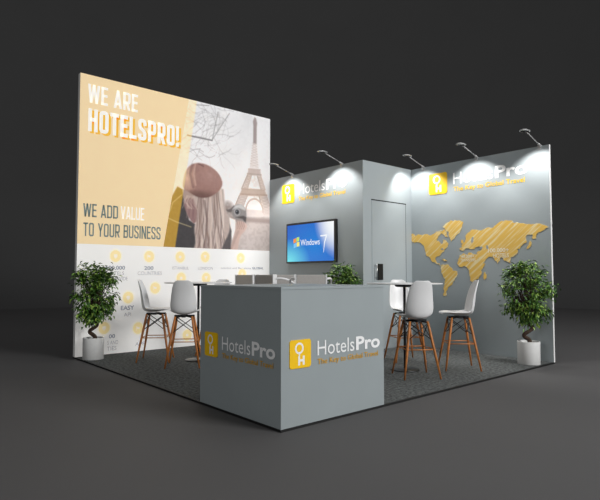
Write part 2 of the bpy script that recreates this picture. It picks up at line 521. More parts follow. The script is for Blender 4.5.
def smooth_noise(sx, sy, seed):
    r = np.random.RandomState(seed)
    a = r.rand(sy + 2, sx + 2)
    fx = np.linspace(0, sx, NU); fy = np.linspace(0, sy, NV)
    ix = fx.astype(int); iy = fy.astype(int)
    tx = (fx - ix)[None, :]; ty = (fy - iy)[:, None]
    tx = tx * tx * (3 - 2 * tx); ty = ty * ty * (3 - 2 * ty)
    A = a[np.ix_(iy, ix)]; B = a[np.ix_(iy, ix + 1)]; Cc = a[np.ix_(iy + 1, ix)]; D = a[np.ix_(iy + 1, ix + 1)]
    return (A * (1 - tx) + B * tx) * (1 - ty) + (Cc * (1 - tx) + D * tx) * ty

def paint(mask, col):
    global can
    can = can * (1 - mask[..., None]) + np.array(col, float) * mask[..., None]

def seg_dist(ax, az, bx, bz):
    dx, dz = bx - ax, bz - az
    L = dx * dx + dz * dz + 1e-12
    t = np.clip(((GX - ax) * dx + (GZ - az) * dz) / L, 0, 1)
    return np.hypot(GX - ax - t * dx, GZ - az - t * dz)

def poly_mask(pts, soft=0.012):
    inside = np.zeros(GX.shape, bool)
    dist = np.full(GX.shape, 9.0)
    n = len(pts)
    for i in range(n):
        (x0, z0), (x1, z1) = pts[i], pts[(i + 1) % n]
        if abs(z1 - z0) > 1e-9:
            c = ((z0 > GZ) != (z1 > GZ)) & (GX < (x1 - x0) * (GZ - z0) / (z1 - z0) + x0)
            inside ^= c
        dist = np.minimum(dist, seg_dist(x0, z0, x1, z1))
    sd = np.where(inside, dist, -dist)
    return np.clip(0.5 + sd / (2 * soft), 0, 1)

def smooth_poly(pts, it=2):
    for _ in range(it):
        q = []
        for i in range(len(pts)):
            a, b = pts[i], pts[(i + 1) % len(pts)]
            q += [(0.75 * a[0] + 0.25 * b[0], 0.75 * a[1] + 0.25 * b[1]), (0.25 * a[0] + 0.75 * b[0], 0.25 * a[1] + 0.75 * b[1])]
        pts = q
    return pts

def stroke(pts, w, col, op=1.0):
    d = np.full(GX.shape, 9.0)
    for a, b in zip(pts[:-1], pts[1:]):
        d = np.minimum(d, seg_dist(a[0], a[1], b[0], b[1]))
    paint(op * np.clip(0.5 + (w / 2 - d) / 0.012, 0, 1), col)

ART = {
'beret': [(1.709, 2.733), (1.744, 2.943), (1.838, 3.094), (2.013, 3.171), (2.234, 3.149), (2.421, 3.048), (2.519, 2.897), (2.507, 2.769), (2.36, 2.63), (2.20, 2.555), (2.02, 2.545), (1.88, 2.60), (1.80, 2.64), (1.729, 2.667)],
'hair': [(1.90, 2.60), (2.28, 2.62), (2.528, 2.80), (2.556, 2.592), (2.56, 2.47), (2.61, 2.33), (2.69, 2.11), (2.65, 1.93), (2.56, 1.80), (2.47, 1.60), (1.93, 1.60), (1.99, 1.80), (1.94, 1.98), (1.99, 2.15), (2.01, 2.32), (1.95, 2.46)],
'scarf': [(1.738, 2.479), (1.883, 2.538), (2.02, 2.471), (2.062, 2.247), (1.966, 2.066), (1.849, 2.162), (1.751, 2.36)],
'coatL': [(1.45, 2.40), (1.62, 2.70), (1.72, 2.66), (1.76, 2.429), (1.849, 2.145), (1.966, 2.084), (1.99, 1.60), (1.30, 1.60)],
'nape': [(1.73, 2.70), (2.08, 2.66), (2.10, 2.36), (1.92, 2.36), (1.80, 2.44), (1.72, 2.52)],
'coatR': [(2.671, 2.129), (2.715, 2.004), (2.696, 1.64), (2.392, 1.64), (2.578, 1.924)],
'hand': [(2.814, 2.189), (2.98, 2.2), (3.076, 2.122), (2.998, 2.005), (2.898, 1.917), (2.866, 1.736), (2.85, 1.64), (2.661, 1.64), (2.744, 1.841), (2.799, 2.008)],
'white': [(2.666, 2.247), (2.797, 2.215), (2.798, 2.036), (2.734, 1.84), (2.684, 2.029)],
'cam': [(2.708, 2.373), (2.795, 2.491), (2.911, 2.515), (3.03, 2.442), (3.048, 2.274), (3.014, 2.174), (2.93, 2.224), (2.797, 2.223), (2.731, 2.279)],
'strap': [(2.553, 2.402), (2.665, 2.384), (2.795, 2.505), (2.731, 2.348), (2.633, 2.34)],
'bush': [(2.536, 2.509), (2.648, 2.547), (2.746, 2.501), (2.779, 2.393), (2.748, 2.225), (2.554, 2.28)],
'river': [(2.5, 2.251), (3.116, 2.308), (3.7, 2.344), (3.7, 1.6), (2.5, 1.6)],
'bank': [(2.7, 2.262), (3.7, 2.285), (3.7, 2.195), (2.7, 2.186)],
'shaft': [(3.217, 4.198), (3.250, 4.192), (3.281, 4.10), (3.272, 4.036), (3.269, 3.687), (3.188, 3.672), (3.192, 4.018), (3.182, 4.12)],
'mid': [(3.188, 3.70), (3.269, 3.70), (3.321, 3.22), (3.104, 3.20)],
'plat': [(3.083, 3.201), (3.356, 3.22), (3.378, 3.096), (3.063, 3.079)],
'plat2': [(2.943, 2.812), (3.465, 2.84), (3.52, 2.715), (2.877, 2.665)],
'legA': [(3.063, 3.079), (3.160, 3.089), (3.062, 2.811), (2.95, 2.799)],
'legB': [(3.29, 3.086), (3.378, 3.096), (3.478, 2.841), (3.378, 2.829)],
'legC': [(2.877, 2.665), (3.062, 2.678), (2.978, 2.521), (2.90, 2.38), (2.74, 2.38)],
'legD': [(3.323, 2.701), (3.52, 2.715), (3.66, 2.36), (3.47, 2.36), (3.413, 2.56)],
'base': [(2.9, 2.42), (3.7, 2.46), (3.7, 2.343), (2.9, 2.29)],
}
n1 = smooth_noise(9, 9, 1); n2 = smooth_noise(60, 70, 2); n3 = smooth_noise(120, 30, 3)
# overcast sky, a little greyer aloft
h = np.clip((GZ - 2.4) / 1.8, 0, 1)[..., None]
can = np.array([242, 238, 236]) * (1 - h) + np.array([222, 221, 222]) * h
can = can + (n1[..., None] - 0.5) * 14
# bare branches
br = [[(1.836, 3.602), (2.291, 3.598)], [(2.291, 3.598), (2.411, 4.137)], [(2.30, 3.62), (2.48, 3.90), (2.652, 4.159)], [(1.95, 4.169), (2.224, 4.212)]]
for b in br:
    stroke(b, 0.013, (126, 122, 122), 0.8)
stroke([(1.80, 3.606), (2.291, 3.598)], 0.024, (108, 104, 104), 0.9)
for i in range(90):
    x, z = rs.uniform(1.75, 2.65), rs.uniform(3.3, 4.22)
    p = [(x, z)]
    a = rs.uniform(0, 6.28)
    for k in range(4):
        a += rs.uniform(-0.6, 0.6)
        x += 0.09 * math.cos(a); z += 0.09 * math.sin(a)
        p.append((x, z))
    stroke(p, rs.uniform(0.006, 0.014), (150, 146, 146), rs.uniform(0.25, 0.6) * (1.0 if p[0][0] < 2.45 else 0.6))
# embankment and water
paint(poly_mask(ART['river'], 0.03), (188, 176, 171))
paint(poly_mask(ART['river'], 0.03) * np.clip((n2 - 0.45) * 1.6, 0, 0.4), (158, 144, 139))
paint(poly_mask(ART['bank'], 0.02) * 0.85, (150, 134, 129))
# iron tower
paint(poly_mask(ART['shaft']), (158, 145, 143))
paint(poly_mask(ART['mid']) * 0.75, (220, 209, 205))
for k in range(9):
    z = 3.25 + k * 0.05
    stroke([(3.12 + k * 0.006, z), (3.31 - k * 0.005, z + 0.05)], 0.008, (190, 176, 170), 0.7)
    stroke([(3.31 - k * 0.005, z), (3.12 + k * 0.006, z + 0.05)], 0.008, (190, 176, 170), 0.7)
TWR = (190, 172, 164)
for k in ('legA', 'legB', 'legC', 'legD'):
    paint(poly_mask(ART[k]) * 0.75, (200, 183, 174))
for (a, b, c, d, n) in (((3.063, 3.08), (2.93, 2.80), (3.155, 3.08), (3.06, 2.80), 5), ((3.29, 3.08), (3.38, 2.83), (3.375, 3.09), (3.48, 2.84), 5),
                        ((2.88, 2.67), (2.74, 2.36), (3.06, 2.68), (2.92, 2.36), 6), ((3.33, 2.70), (3.45, 2.36), (3.52, 2.71), (3.66, 2.36), 6)):
    stroke([a, b], 0.018, (168, 148, 138)); stroke([c, d], 0.018, (190, 172, 164))
    for k in range(n):
        t0, t1 = k / n, (k + 1) / n
        L = lambda p, q, t: (p[0] + (q[0] - p[0]) * t, p[1] + (q[1] - p[1]) * t)
        stroke([L(a, b, t0), L(c, d, t1)], 0.009, TWR); stroke([L(c, d, t0), L(a, b, t1)], 0.009, TWR)
paint(poly_mask(ART['plat']) * 0.9, (192, 174, 167))
stroke([(3.06, 3.10), (3.38, 3.115)], 0.022, (176, 158, 150))
stroke([(3.08, 3.19), (3.36, 3.21)], 0.016, (190, 172, 164))
paint(poly_mask(ART['plat2']) * 0.9, (188, 166, 153))
stroke([(2.90, 2.70), (3.52, 2.74)], 0.022, (176, 150, 136))
stroke([(2.95, 2.80), (3.46, 2.83)], 0.016, (186, 162, 148))
arch = [(3.02 + 0.21 + 0.20 * math.cos(PI - PI * k / 12), 2.40 + 0.24 * math.sin(PI * k / 12)) for k in range(13)]
arch_in = [(3.02, 2.38)] + arch + [(3.44, 2.38)]
paint(poly_mask(ART['base'], 0.02) * 0.8, (206, 192, 186))
stroke(arch, 0.034, (198, 180, 172))
twn = np.clip(1 - np.abs(GX - 3.22) / 0.35, 0, 1) * np.clip((GZ - 2.4) * 4, 0, 1) * np.clip((3.2 - GZ) * 6, 0, 1)
paint(twn * 0.30 * (n2 > 0.5), (186, 168, 160))
# shrubs by the river
paint(poly_mask(smooth_poly(ART['bush']), 0.04) * (0.55 + 0.45 * n2), (150, 134, 128))
# coat, white sleeve, hand
paint(poly_mask(ART['coatL']), (72, 69, 70))
paint(poly_mask(ART['white']), (238, 232, 228))
paint(poly_mask(smooth_poly(ART['hand'], 1), 0.012), (190, 164, 154))
stroke([(2.70, 1.66), (2.79, 1.86), (2.86, 2.0)], 0.05, (168, 142, 132), 0.6)
for k in range(4):
    stroke([(2.83 + 0.05 * k, 2.19), (2.86 + 0.045 * k, 2.10), (2.85 + 0.04 * k, 2.05)], 0.012, (138, 110, 104), 0.7)
# camera
paint(poly_mask(smooth_poly(ART['strap'], 1)), (104, 96, 94))
paint(poly_mask(smooth_poly(ART['cam'], 1)), (142, 136, 134))
paint(poly_mask([(2.73, 2.40), (2.80, 2.48), (2.92, 2.51), (3.02, 2.44), (3.01, 2.40), (2.86, 2.44)]), (196, 192, 190))
paint(poly_mask([(2.80, 2.26), (2.95, 2.24), (3.03, 2.17), (3.04, 2.28), (2.97, 2.30)]), (84, 78, 78))
def disc(x, z, r, col, op=1.0):
    paint(op * np.clip(0.5 + (r - np.hypot(GX - x, GZ - z)) / 0.014, 0, 1), col)
disc(2.835, 2.36, 0.066, (176, 172, 172)); disc(2.835, 2.36, 0.050, (104, 100, 100)); disc(2.835, 2.36, 0.032, (52, 52, 56)); disc(2.825, 2.37, 0.010, (180, 184, 190))
# right part of the coat, scarf, hair strands
paint(poly_mask(ART['coatR']), (92, 86, 86))
paint(poly_mask(smooth_poly(ART['nape'], 1)), (168, 144, 134))
paint(poly_mask(smooth_poly(ART['scarf'], 1)), (142, 112, 110))
for k in range(7):
    x = 1.78 + 0.04 * k
    stroke([(x, 2.50), (x + 0.03, 2.35), (x + 0.02, 2.18)], 0.012, (112, 86, 86) if k % 2 else (168, 140, 136), 0.55)
hm = poly_mask(smooth_poly(ART['hair'], 1), 0.018)
base = np.array([184, 166, 158])
paint(hm, base)
keep = can.copy()
for k in range(74):
    t = rs.rand()
    xt = 2.03 + 0.46 * t + rs.uniform(-0.02, 0.02)
    xb = 1.95 + 0.66 * t + rs.uniform(-0.05, 0.05)
    p = []
    for j in range(8):
        s = j / 7
        p.append((xt + (xb - xt) * s + 0.042 * s * math.sin(8 * s + 0.25 * k + 7 * t), (2.60 + 0.14 * t) * (1 - s) + 1.64 * s))
    c = [(228, 214, 204), (206, 190, 182), (128, 106, 100), (104, 84, 80), (200, 180, 168)][k % 5]
    stroke(p, rs.uniform(0.010, 0.034), c, 0.5)
stroke([(2.14, 2.50), (2.20, 2.2), (2.17, 1.66)], 0.05, (112, 92, 88), 0.55)
can = keep * (1 - hm[..., None]) + can * hm[..., None]
# beret with soft folds
bm = poly_mask(smooth_poly(ART['beret'], 2), 0.014)
keep = can.copy()
paint(bm, (156, 120, 112))
q = np.clip(1 - np.hypot((GX - 1.80) / 0.20, (GZ - 2.86) / 0.34), 0, 1); paint(bm * q * 0.9, (226, 186, 158))
q = np.clip(1 - np.hypot((GX - 2.28) / 0.34, (GZ - 2.98) / 0.26), 0, 1); paint(bm * q * 0.5, (184, 152, 144))
q = np.clip(1 - np.hypot((GX - 2.16) / 0.46, (GZ - 2.52) / 0.20), 0, 1); paint(bm * q * 1.0, (92, 66, 62))
q = np.clip(1 - np.hypot((GX - 1.98) / 0.42, (GZ - 2.56) / 0.13), 0, 1); paint(bm * q, (104, 78, 72))
paint(bm * 0.16 * n3, (120, 92, 86))
stroke([(1.90, 3.12), (1.86, 2.95), (1.92, 2.72)], 0.045, (128, 98, 94), 0.6)
stroke([(1.96, 3.13), (1.93, 2.95), (1.97, 2.76)], 0.03, (196, 166, 152), 0.6)
stroke([(2.02, 3.14), (2.12, 3.11)], 0.024, (112, 84, 80), 0.8)
can = keep * (1 - bm[..., None]) + can * bm[..., None]
# wisps of hair beside the scarf and a pale string
for k in range(12):
    x0 = rs.uniform(1.74, 1.95)
    stroke([(x0, 2.56), (x0 - 0.05 + rs.uniform(-0.05, 0.05), 2.46), (x0 + rs.uniform(-0.08, 0.10), 2.34)], 0.010, (206, 184, 168), 0.5)
# translucent mustard band of the layout over the photograph
edgeL = 1.378 + (GZ - ZB) * (1.821 - 1.378) / (4.247 - ZB)
edgeR = 1.591 + (GZ - ZB) * (1.978 - 1.591) / (4.239 - ZB)
inb = np.clip(0.5 + (edgeR - GX) / 0.014, 0, 1)
lum = np.clip((can.mean(axis=2) - 70) / 150.0, 0, 1)[..., None]
tint = np.array([178, 140, 62]) * (1 - lum) + np.array([241, 227, 196]) * lum
can = can * (1 - inb[..., None]) + tint * inb[..., None]
stroke([(1.457, 2.151), (1.60, 2.10), (1.889, 2.027)], 0.012, (226, 206, 150), 0.8)
stroke([(1.70, 2.56), (1.54, 2.42), (1.46, 2.20)], 0.010, (236, 214, 160), 0.7)
for _ in range(1):      # soften like a printed photograph
    pad = np.pad(can, ((1, 1), (1, 1), (0, 0)), mode='edge')
    can = (pad[:-2, 1:-1] + pad[2:, 1:-1] + pad[1:-1, :-2] + pad[1:-1, 2:] + 2 * can) / 6.0
can = np.clip(can + (n2[..., None] - 0.5) * 6, 0, 255) / 255.0
can = np.where(can <= 0.04045, can / 12.92, ((can + 0.055) / 1.055) ** 2.4)

me = bpy.data.meshes.new('printed_photo')
verts = np.stack([GX.ravel(), GZ.ravel(), np.full(GX.size, 0.0035)], axis=1)
ii = np.arange(NV * NU).reshape(NV, NU)
quads = np.stack([ii[:-1, :-1], ii[:-1, 1:], ii[1:, 1:], ii[1:, :-1]], axis=-1).reshape(-1, 4)
me.from_pydata(verts.tolist(), [], quads.tolist())
ca = me.color_attributes.new('print', 'FLOAT_COLOR', 'POINT')
rgba = np.ones((NV * NU, 4), np.float32); rgba[:, :3] = can.reshape(-1, 3)
ca.data.foreach_set('color', rgba.ravel())
M_photo = principled('photo_print', (1, 1, 1, 1), 0.7, emit=POSTER_ADDED_GLOW, spec=0.15)
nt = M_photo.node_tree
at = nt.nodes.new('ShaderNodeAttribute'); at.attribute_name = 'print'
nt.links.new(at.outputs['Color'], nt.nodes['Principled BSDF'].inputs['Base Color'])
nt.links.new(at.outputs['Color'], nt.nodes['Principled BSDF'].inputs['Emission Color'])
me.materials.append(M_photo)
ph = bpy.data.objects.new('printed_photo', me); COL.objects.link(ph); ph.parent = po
ph['label'] = 'photo of a woman in a beret photographing an iron tower'


def arc(cx, cy, rx, ry, a0, a1, n=7):
    return [(cx + rx * math.cos(math.radians(a0 + (a1 - a0) * k / n)), cy + ry * math.sin(math.radians(a0 + (a1 - a0) * k / n))) for k in range(n + 1)]

def block_glyph(ch, t):
    """condensed sign-painter capitals: centre-line strokes in a cell 1 high; returns (width, strokes, closed flags)"""
    h = t / 2
    W = 0.44
    l, r, b, u, m = h, W - h, h, 1 - h, 0.52
    q = 0.10
    if ch == 'H': return W, [[(l, 0), (l, 1)], [(r, 0), (r, 1)], [(l, m), (r, m)]]
    if ch == 'E': return W * 0.86, [[(l, 0), (l, 1)], [(0, b), (W * 0.86, b)], [(0, u), (W * 0.86, u)], [(l, m), (W * 0.80, m)]]
    if ch == 'L': return W * 0.84, [[(l, 0), (l, 1)], [(0, b), (W * 0.84, b)]]
    if ch == 'T': return W * 0.95, [[(W * 0.475, 0), (W * 0.475, 1)], [(0, u), (W * 0.95, u)]]
    if ch == 'I': return t, [[(h, 0), (h, 1)]]
    if ch == '!': return t, [[(h, 0.30), (h, 1)], [(h, 0), (h, 0.17)]]
    if ch == 'O':
        p = arc(r - q, u - q, q, q, 0, 90) + arc(l + q, u - q, q, q, 90, 180) + arc(l + q, b + q, q, q, 180, 270) + arc(r - q, b + q, q, q, 270, 360)
        return W, [p + [p[0]]]
    if ch == 'D':
        p = [(0, u)] + arc(r - q, u - q, q, q, 90, 0) + arc(r - q, b + q, q, q, 0, -90) + [(0, b)]
        return W, [p, [(l, 0), (l, 1)]]
    if ch == 'U':
        return W, [[(l, 1)] + arc(l + q, b + q, q, q, 180, 270) + arc(r - q, b + q, q, q, 270, 360) + [(r, 1)]]
    if ch in 'PRB':
        k = 0.42
        bowl = [(0, u)] + arc(r - q, u - q, q, q, 90, 0) + arc(r - q, k + q, q, q, 0, -90) + [(0, k)]
        st = [[(l, 0), (l, 1)], bowl]
        if ch == 'R': st.append([(W * 0.5, k), (r, 0)])
        if ch == 'B':
            st[1] = [(0, u)] + arc(r - q, u - q, q, q, 90, 0) + arc(r - q, m + q, q, q, 0, -60)
            st.append([(0, m), (r - q, m)] + arc(r - q, m - q, q, q, 90, 0) + arc(r - q, b + q, q, q, 0, -90) + [(0, b)])
        return W, st
    if ch == 'S':
        p = [(r, 0.70)] + arc(r - q, u - q, q, q, 0, 90) + arc(l + q, u - q, q, q, 90, 180) + [(l, 0.66), (l + 0.06, 0.56), (r - 0.06, 0.44), (r, 0.34)] + arc(r - q, b + q, q, q, 0, -90) + arc(l + q, b + q, q, q, -90, -180) + [(l, 0.30)]
        return W, [p]
    if ch == 'A': return W * 1.06, [[(h * 0.9, 0), (W * 0.53, 1)], [(W * 1.06 - h * 0.9, 0), (W * 0.53, 1)], [(W * 0.24, 0.24), (W * 0.82, 0.24)]]
    if ch == 'V': return W * 1.06, [[(h * 0.9, 1), (W * 0.53, 0)], [(W * 1.06 - h * 0.9, 1), (W * 0.53, 0)]]
    if ch == 'Y': return W * 1.04, [[(h * 0.9, 1), (W * 0.52, 0.42)], [(W * 1.04 - h * 0.9, 1), (W * 0.52, 0.42)], [(W * 0.52, 0.45), (W * 0.52, 0)]]
    if ch == 'N': return W * 1.05, [[(l, 0), (l, 1)], [(W * 1.05 - h, 0), (W * 1.05 - h, 1)], [(l, 1), (W * 1.05 - h, 0)]]
    if ch == 'W': return W * 1.5, [[(h * .9, 1), (W * 0.40, 0)], [(W * 0.40, 0), (W * 0.75, 1)], [(W * 0.75, 1), (W * 1.10, 0)], [(W * 1.10, 0), (W * 1.5 - h * .9, 1)]]
    return 0.2, []

def block_text(s, x, y, w, h, t=0.14, z=0.0, grow=0.0):
    mb = MB()
    gap = 0.075
    glyphs = [block_glyph(c, t) for c in s]
    total = sum(g[0] for g in glyphs) + gap * (len(s) - 1)
    sx = w / total
    px = 0.0
    half = t / 2 + grow
    for gw, strokes in glyphs:
        for st in strokes:
            n = len(st)
            vs = []
            closed = st[0] == st[-1] and n > 3
            for i in range(n):
                def dirn(a, b):
                    L = math.hypot(b[0] - a[0], b[1] - a[1]) or 1
                    return ((b[0] - a[0]) / L, (b[1] - a[1]) / L)
                din = dirn(st[i - 1], st[i]) if i > 0 else (dirn(st[-2], st[-1]) if closed else None)
                do = dirn(st[i], st[i + 1]) if i < n - 1 else (dirn(st[0], st[1]) if closed else None)
                if din is None: din = do
                if do is None: do = din
                nx, ny = -(din[1] + do[1]), din[0] + do[0]
                L = math.hypot(nx, ny) or 1
                nx, ny = nx / L, ny / L
                c = max(0.6, nx * -din[1] + ny * din[0])
                k = half / c
                vs += [(st[i][0] + nx * k, st[i][1] + ny * k), (st[i][0] - nx * k, st[i][1] - ny * k)]
            fs = [(2 * i, 2 * i + 1, 2 * i + 3, 2 * i + 2) for i in range(n - 1)]
            slanted = n == 2 and abs(st[0][0] - st[1][0]) > 1e-6 and abs(st[0][1] - st[1][1]) > 1e-6
            if slanted:      # keep slanted strokes cut level at top and bottom
                dx, dy = st[1][0] - st[0][0], st[1][1] - st[0][1]
                k = half * math.hypot(dx, dy) / abs(dy)
                vs = [(st[0][0] - k, st[0][1]), (st[0][0] + k, st[0][1]), (st[1][0] - k, st[1][1]), (st[1][0] + k, st[1][1])]
                fs = [(0, 1, 3, 2)]
            mb.add([(x + (px + a) * sx, y + b * h, z) for a, b in vs], fs)
        px += gw + gap
    return mb

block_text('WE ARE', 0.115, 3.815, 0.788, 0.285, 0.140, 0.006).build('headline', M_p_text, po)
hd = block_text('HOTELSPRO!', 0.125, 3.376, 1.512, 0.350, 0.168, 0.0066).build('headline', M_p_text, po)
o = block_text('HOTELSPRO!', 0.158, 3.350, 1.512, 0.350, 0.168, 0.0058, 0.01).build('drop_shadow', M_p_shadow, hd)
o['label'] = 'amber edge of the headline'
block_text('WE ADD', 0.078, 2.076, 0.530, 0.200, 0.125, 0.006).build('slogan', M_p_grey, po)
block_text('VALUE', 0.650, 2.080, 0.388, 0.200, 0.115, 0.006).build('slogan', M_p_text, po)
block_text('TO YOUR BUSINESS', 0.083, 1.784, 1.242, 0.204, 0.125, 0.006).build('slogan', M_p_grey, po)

def hexish(cx, cy, r):
    pts = []
    corners = [(cx + r * math.cos(math.radians(90 + 60 * k)), cy + r * 1.08 * math.sin(math.radians(90 + 60 * k))) for k in range(6)]
    return smooth_poly(corners, 1)
ICON = [(0.581, 1.497), (1.132, 1.502), (1.686, 1.507), (2.169, 1.518), (2.918, 1.516), (0.792, 0.85), (1.243, 0.992), (1.709, 1.153), (2.193, 1.151),
        (2.953, 1.222), (0.423, 0.399), (0.963, 0.363), (1.833, 0.188)]
for i, (cx, cy) in enumerate(ICON):
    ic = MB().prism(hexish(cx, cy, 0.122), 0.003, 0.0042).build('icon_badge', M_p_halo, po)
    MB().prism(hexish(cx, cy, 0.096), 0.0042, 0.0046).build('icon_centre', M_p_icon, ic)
    g = MB()
    z0, z1 = 0.0046, 0.0052
    k = i % 5
    if k == 0:
        g.prism(rounded_rect(cx - 0.0279, cy - 0.0217, cx + 0.0279, cy + 0.0279, 0.012), z0, z1)
        g.prism([(cx - 0.0124, cy - 0.0372), (cx + 0.0124, cy - 0.0372), (cx + 0.0124, cy - 0.0217), (cx - 0.0124, cy - 0.0217)], z0, z1)
    elif k == 1:
        g.prism([(cx - 0.0279, cy + 0.0248), (cx + 0.0279, cy + 0.0124), (cx + 0.0186, cy - 0.0186), (cx - 0.0186, cy - 0.0062)], z0, z1)
        g.prism([(cx - 0.0310, cy - 0.0372), (cx - 0.0236, cy - 0.0372), (cx - 0.0236, cy + 0.0310), (cx - 0.0310, cy + 0.0310)], z0, z1)
    elif k == 2:
        g.prism([(cx + 0.0248 * math.cos(a * PI / 8), cy + 0.0248 * math.sin(a * PI / 8)) for a in range(16)], z0, z1)
    elif k == 3:
        g.prism([(cx - 0.0310, cy + 0.0310), (cx + 0.0310, cy + 0.0310), (cx, cy - 0.0372)], z0, z1)
    else:
        g.prism([(cx - 0.0074, cy - 0.0310), (cx + 0.0074, cy - 0.0310), (cx + 0.0074, cy + 0.0310), (cx - 0.0074, cy + 0.0310)], z0, z1)
        g.prism([(cx - 0.0310, cy - 0.0074), (cx + 0.0310, cy - 0.0074), (cx + 0.0310, cy + 0.0074), (cx - 0.0310, cy + 0.0074)], z0, z1)
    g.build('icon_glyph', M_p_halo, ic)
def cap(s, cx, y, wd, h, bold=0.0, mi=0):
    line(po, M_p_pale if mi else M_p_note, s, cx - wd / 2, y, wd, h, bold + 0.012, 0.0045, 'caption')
cap('500,000', 0.58, 1.285, 0.31, 0.062, 0.02)
cap('HOTELS', 0.58, 1.20, 0.28, 0.058, 0.0, 1)
cap('WORLDWIDE', 0.58, 1.118, 0.40, 0.058, 0.0, 1)
cap('200', 1.13, 1.285, 0.16, 0.062, 0.02)
cap('COUNTRIES', 1.15, 1.20, 0.42, 0.062, 0.0, 1)
cap('ISTANBUL', 1.70, 1.295, 0.31, 0.052, 0.0, 1)
cap('LONDON', 2.18, 1.295, 0.30, 0.052, 0.0, 1)
cap('Istanbul and Barcelona', 2.82, 1.310, 0.66, 0.042, 0.0, 1)
cap('GLOBAL', 3.31, 1.310, 0.27, 0.046, 0.02)
cap('EASY', 0.785, 0.655, 0.22, 0.070, 0.02)
cap('API', 0.785, 0.555, 0.12, 0.062, 0.0, 1)
cap('00', 0.545, 0.235, 0.10, 0.062, 0.02)
cap('S AND', 0.560, 0.140, 0.17, 0.062, 0.0, 1)
cap('TIES', 0.545, 0.050, 0.15, 0.062, 0.0, 1)
cap('APP', 1.00, 0.080, 0.17, 0.062, 0.0, 1)

# ------------------------------------------------------------------ bar stools
def catmull(pts, n):
    out = []
    P = [pts[0]] + list(pts) + [pts[-1]]
    m = len(pts) - 1
    for i in range(n + 1):
        t = i / n * m
        k = min(int(t), m - 1)
        u = t - k
        a, b, c, d = P[k], P[k + 1], P[k + 2], P[k + 3]
        out.append(tuple(0.5 * ((2 * b[j]) + (-a[j] + c[j]) * u + (2 * a[j] - 5 * b[j] + 4 * c[j] - d[j]) * u * u + (-a[j] + 3 * b[j] - 3 * c[j] + d[j]) * u ** 3) for j in range(len(a))))
    return out

def make_stool():
    root = empty('bar_stool', (0, 0, 0))
    # shell: (forward, up, half width, edge curl)
    prof = [(0.222, 0.700, 0.110, 0.000), (0.212, 0.716, 0.152, 0.004), (0.150, 0.716, 0.184, 0.016), (0.060, 0.700, 0.190, 0.030), (-0.040, 0.690, 0.180, 0.044),
            (-0.120, 0.692, 0.158, 0.054), (-0.170, 0.722, 0.162, 0.060), (-0.190, 0.800, 0.172, 0.060), (-0.202, 0.890, 0.162, 0.055),
            (-0.214, 0.980, 0.150, 0.044), (-0.232, 1.060, 0.132, 0.032), (-0.244, 1.110, 0.108, 0.020), (-0.250, 1.135, 0.070, 0.010)]
    rows = catmull(prof, 34)
    NW = 14
    vs, fs = [], []
    for i, (x, z, hw, cu) in enumerate(rows):
        a = rows[max(i - 1, 0)]; b = rows[min(i + 1, len(rows) - 1)]
        tx, tz = b[0] - a[0], b[1] - a[1]
        L = math.hypot(tx, tz)
        nx, nz = tz / L, -tx / L          # towards the sitter
        for k in range(NW + 1):
            s = -1 + 2 * k / NW
            c = cu * abs(s) ** 2.4
            vs.append((x + nx * c, hw * s, z + nz * c))
    for i in range(len(rows) - 1):
        for k in range(NW):
            q = i * (NW + 1) + k
            fs.append((q, q + 1, q + NW + 2, q + NW + 1))
    m = MB(); m.add(vs, fs, 0, True)
    m.build('shell', M_white, root, solid=0.014, subsurf=1)
    p = MB()
    p.box(-0.13, 0.13, -0.025, 0.025, 0.648, 0.672)
    p.box(-0.025, 0.025, -0.13, 0.13, 0.650, 0.674)
    for sx in (-1, 1):
        for sy in (-1, 1):
            p.tube([(sx * 0.03, sy * 0.03, 0.660), (sx * 0.105, sy * 0.105, 0.645)], 0.010, 8)
    p.build('seat_mount', M_black, root)
    top, foot = (0.108, 0.66), (0.220, 0.0)
    def leg_at(z):
        t = (top[1] - z) / (top[1] - foot[1])
        return top[0] + (foot[0] - top[0]) * t
    for sx, sy in ((1, 1), (1, -1), (-1, -1), (-1, 1)):
        zs = [0.66, 0.55, 0.30, 0.003]
        MB().tube([(sx * leg_at(z), sy * leg_at(z), z) for z in zs], [0.013, 0.0165, 0.0155, 0.010], 12).build('leg', M_wood, root)
    cs = [(1, 1), (1, -1), (-1, -1), (-1, 1)]
    for i in range(4):
        a, b = cs[i], cs[(i + 1) % 4]
        zt, zb = 0.635, 0.445
        at = lambda s, z: (s[0] * leg_at(z), s[1] * leg_at(z), z)
        r = MB()
        r.tube([at(a, zt), at(b, zb)], 0.0055, 8)
        r.tube([at(b, zt), at(a, zb)], 0.0055, 8)
        r.build('cross_brace', M_black, root)
        MB().tube([at(a, 0.335), at(b, 0.335)], 0.0065, 8).build('footrest', M_wood, root)
    return root

stool = make_stool()
GRP = 'white bar stools with wooden legs'
def face(x, y, tx, ty):
    return math.atan2(ty - y, tx - x)
T1 = (2.825, 0.990)     # right table
T2 = (1.227, 3.385)     # left table
spots = [((2.575, 0.638), T1, 0.05, 'white shell bar stool seen from behind in front of the right table'),
         ((3.428, 0.595), T1, -0.18, 'white shell bar stool in profile between right table and right plant'),
         ((3.425, 1.46), T1, 0.40, 'white shell bar stool behind the right table, nearest the storage door'),
         ((0.850, 3.092), T2, 0.30, 'white shell bar stool seen from behind at the corner of the counter and left table'),
         ((0.768, 3.762), T2, 0.05, 'white shell bar stool in profile nearest the left plant'),
         ((1.69, 3.66), T2, 0.0, 'white shell bar stool beyond the left table, only its top above the counter')]
for i, ((x, y), T, da, lab) in enumerate(spots):
    o = stool if i == 0 else copy_tree(stool)
    o.location = (x, y, 0)
    o.rotation_euler = (0, 0, face(x, y, *T) + da)
    tag(o, lab, 'bar stool', GRP)

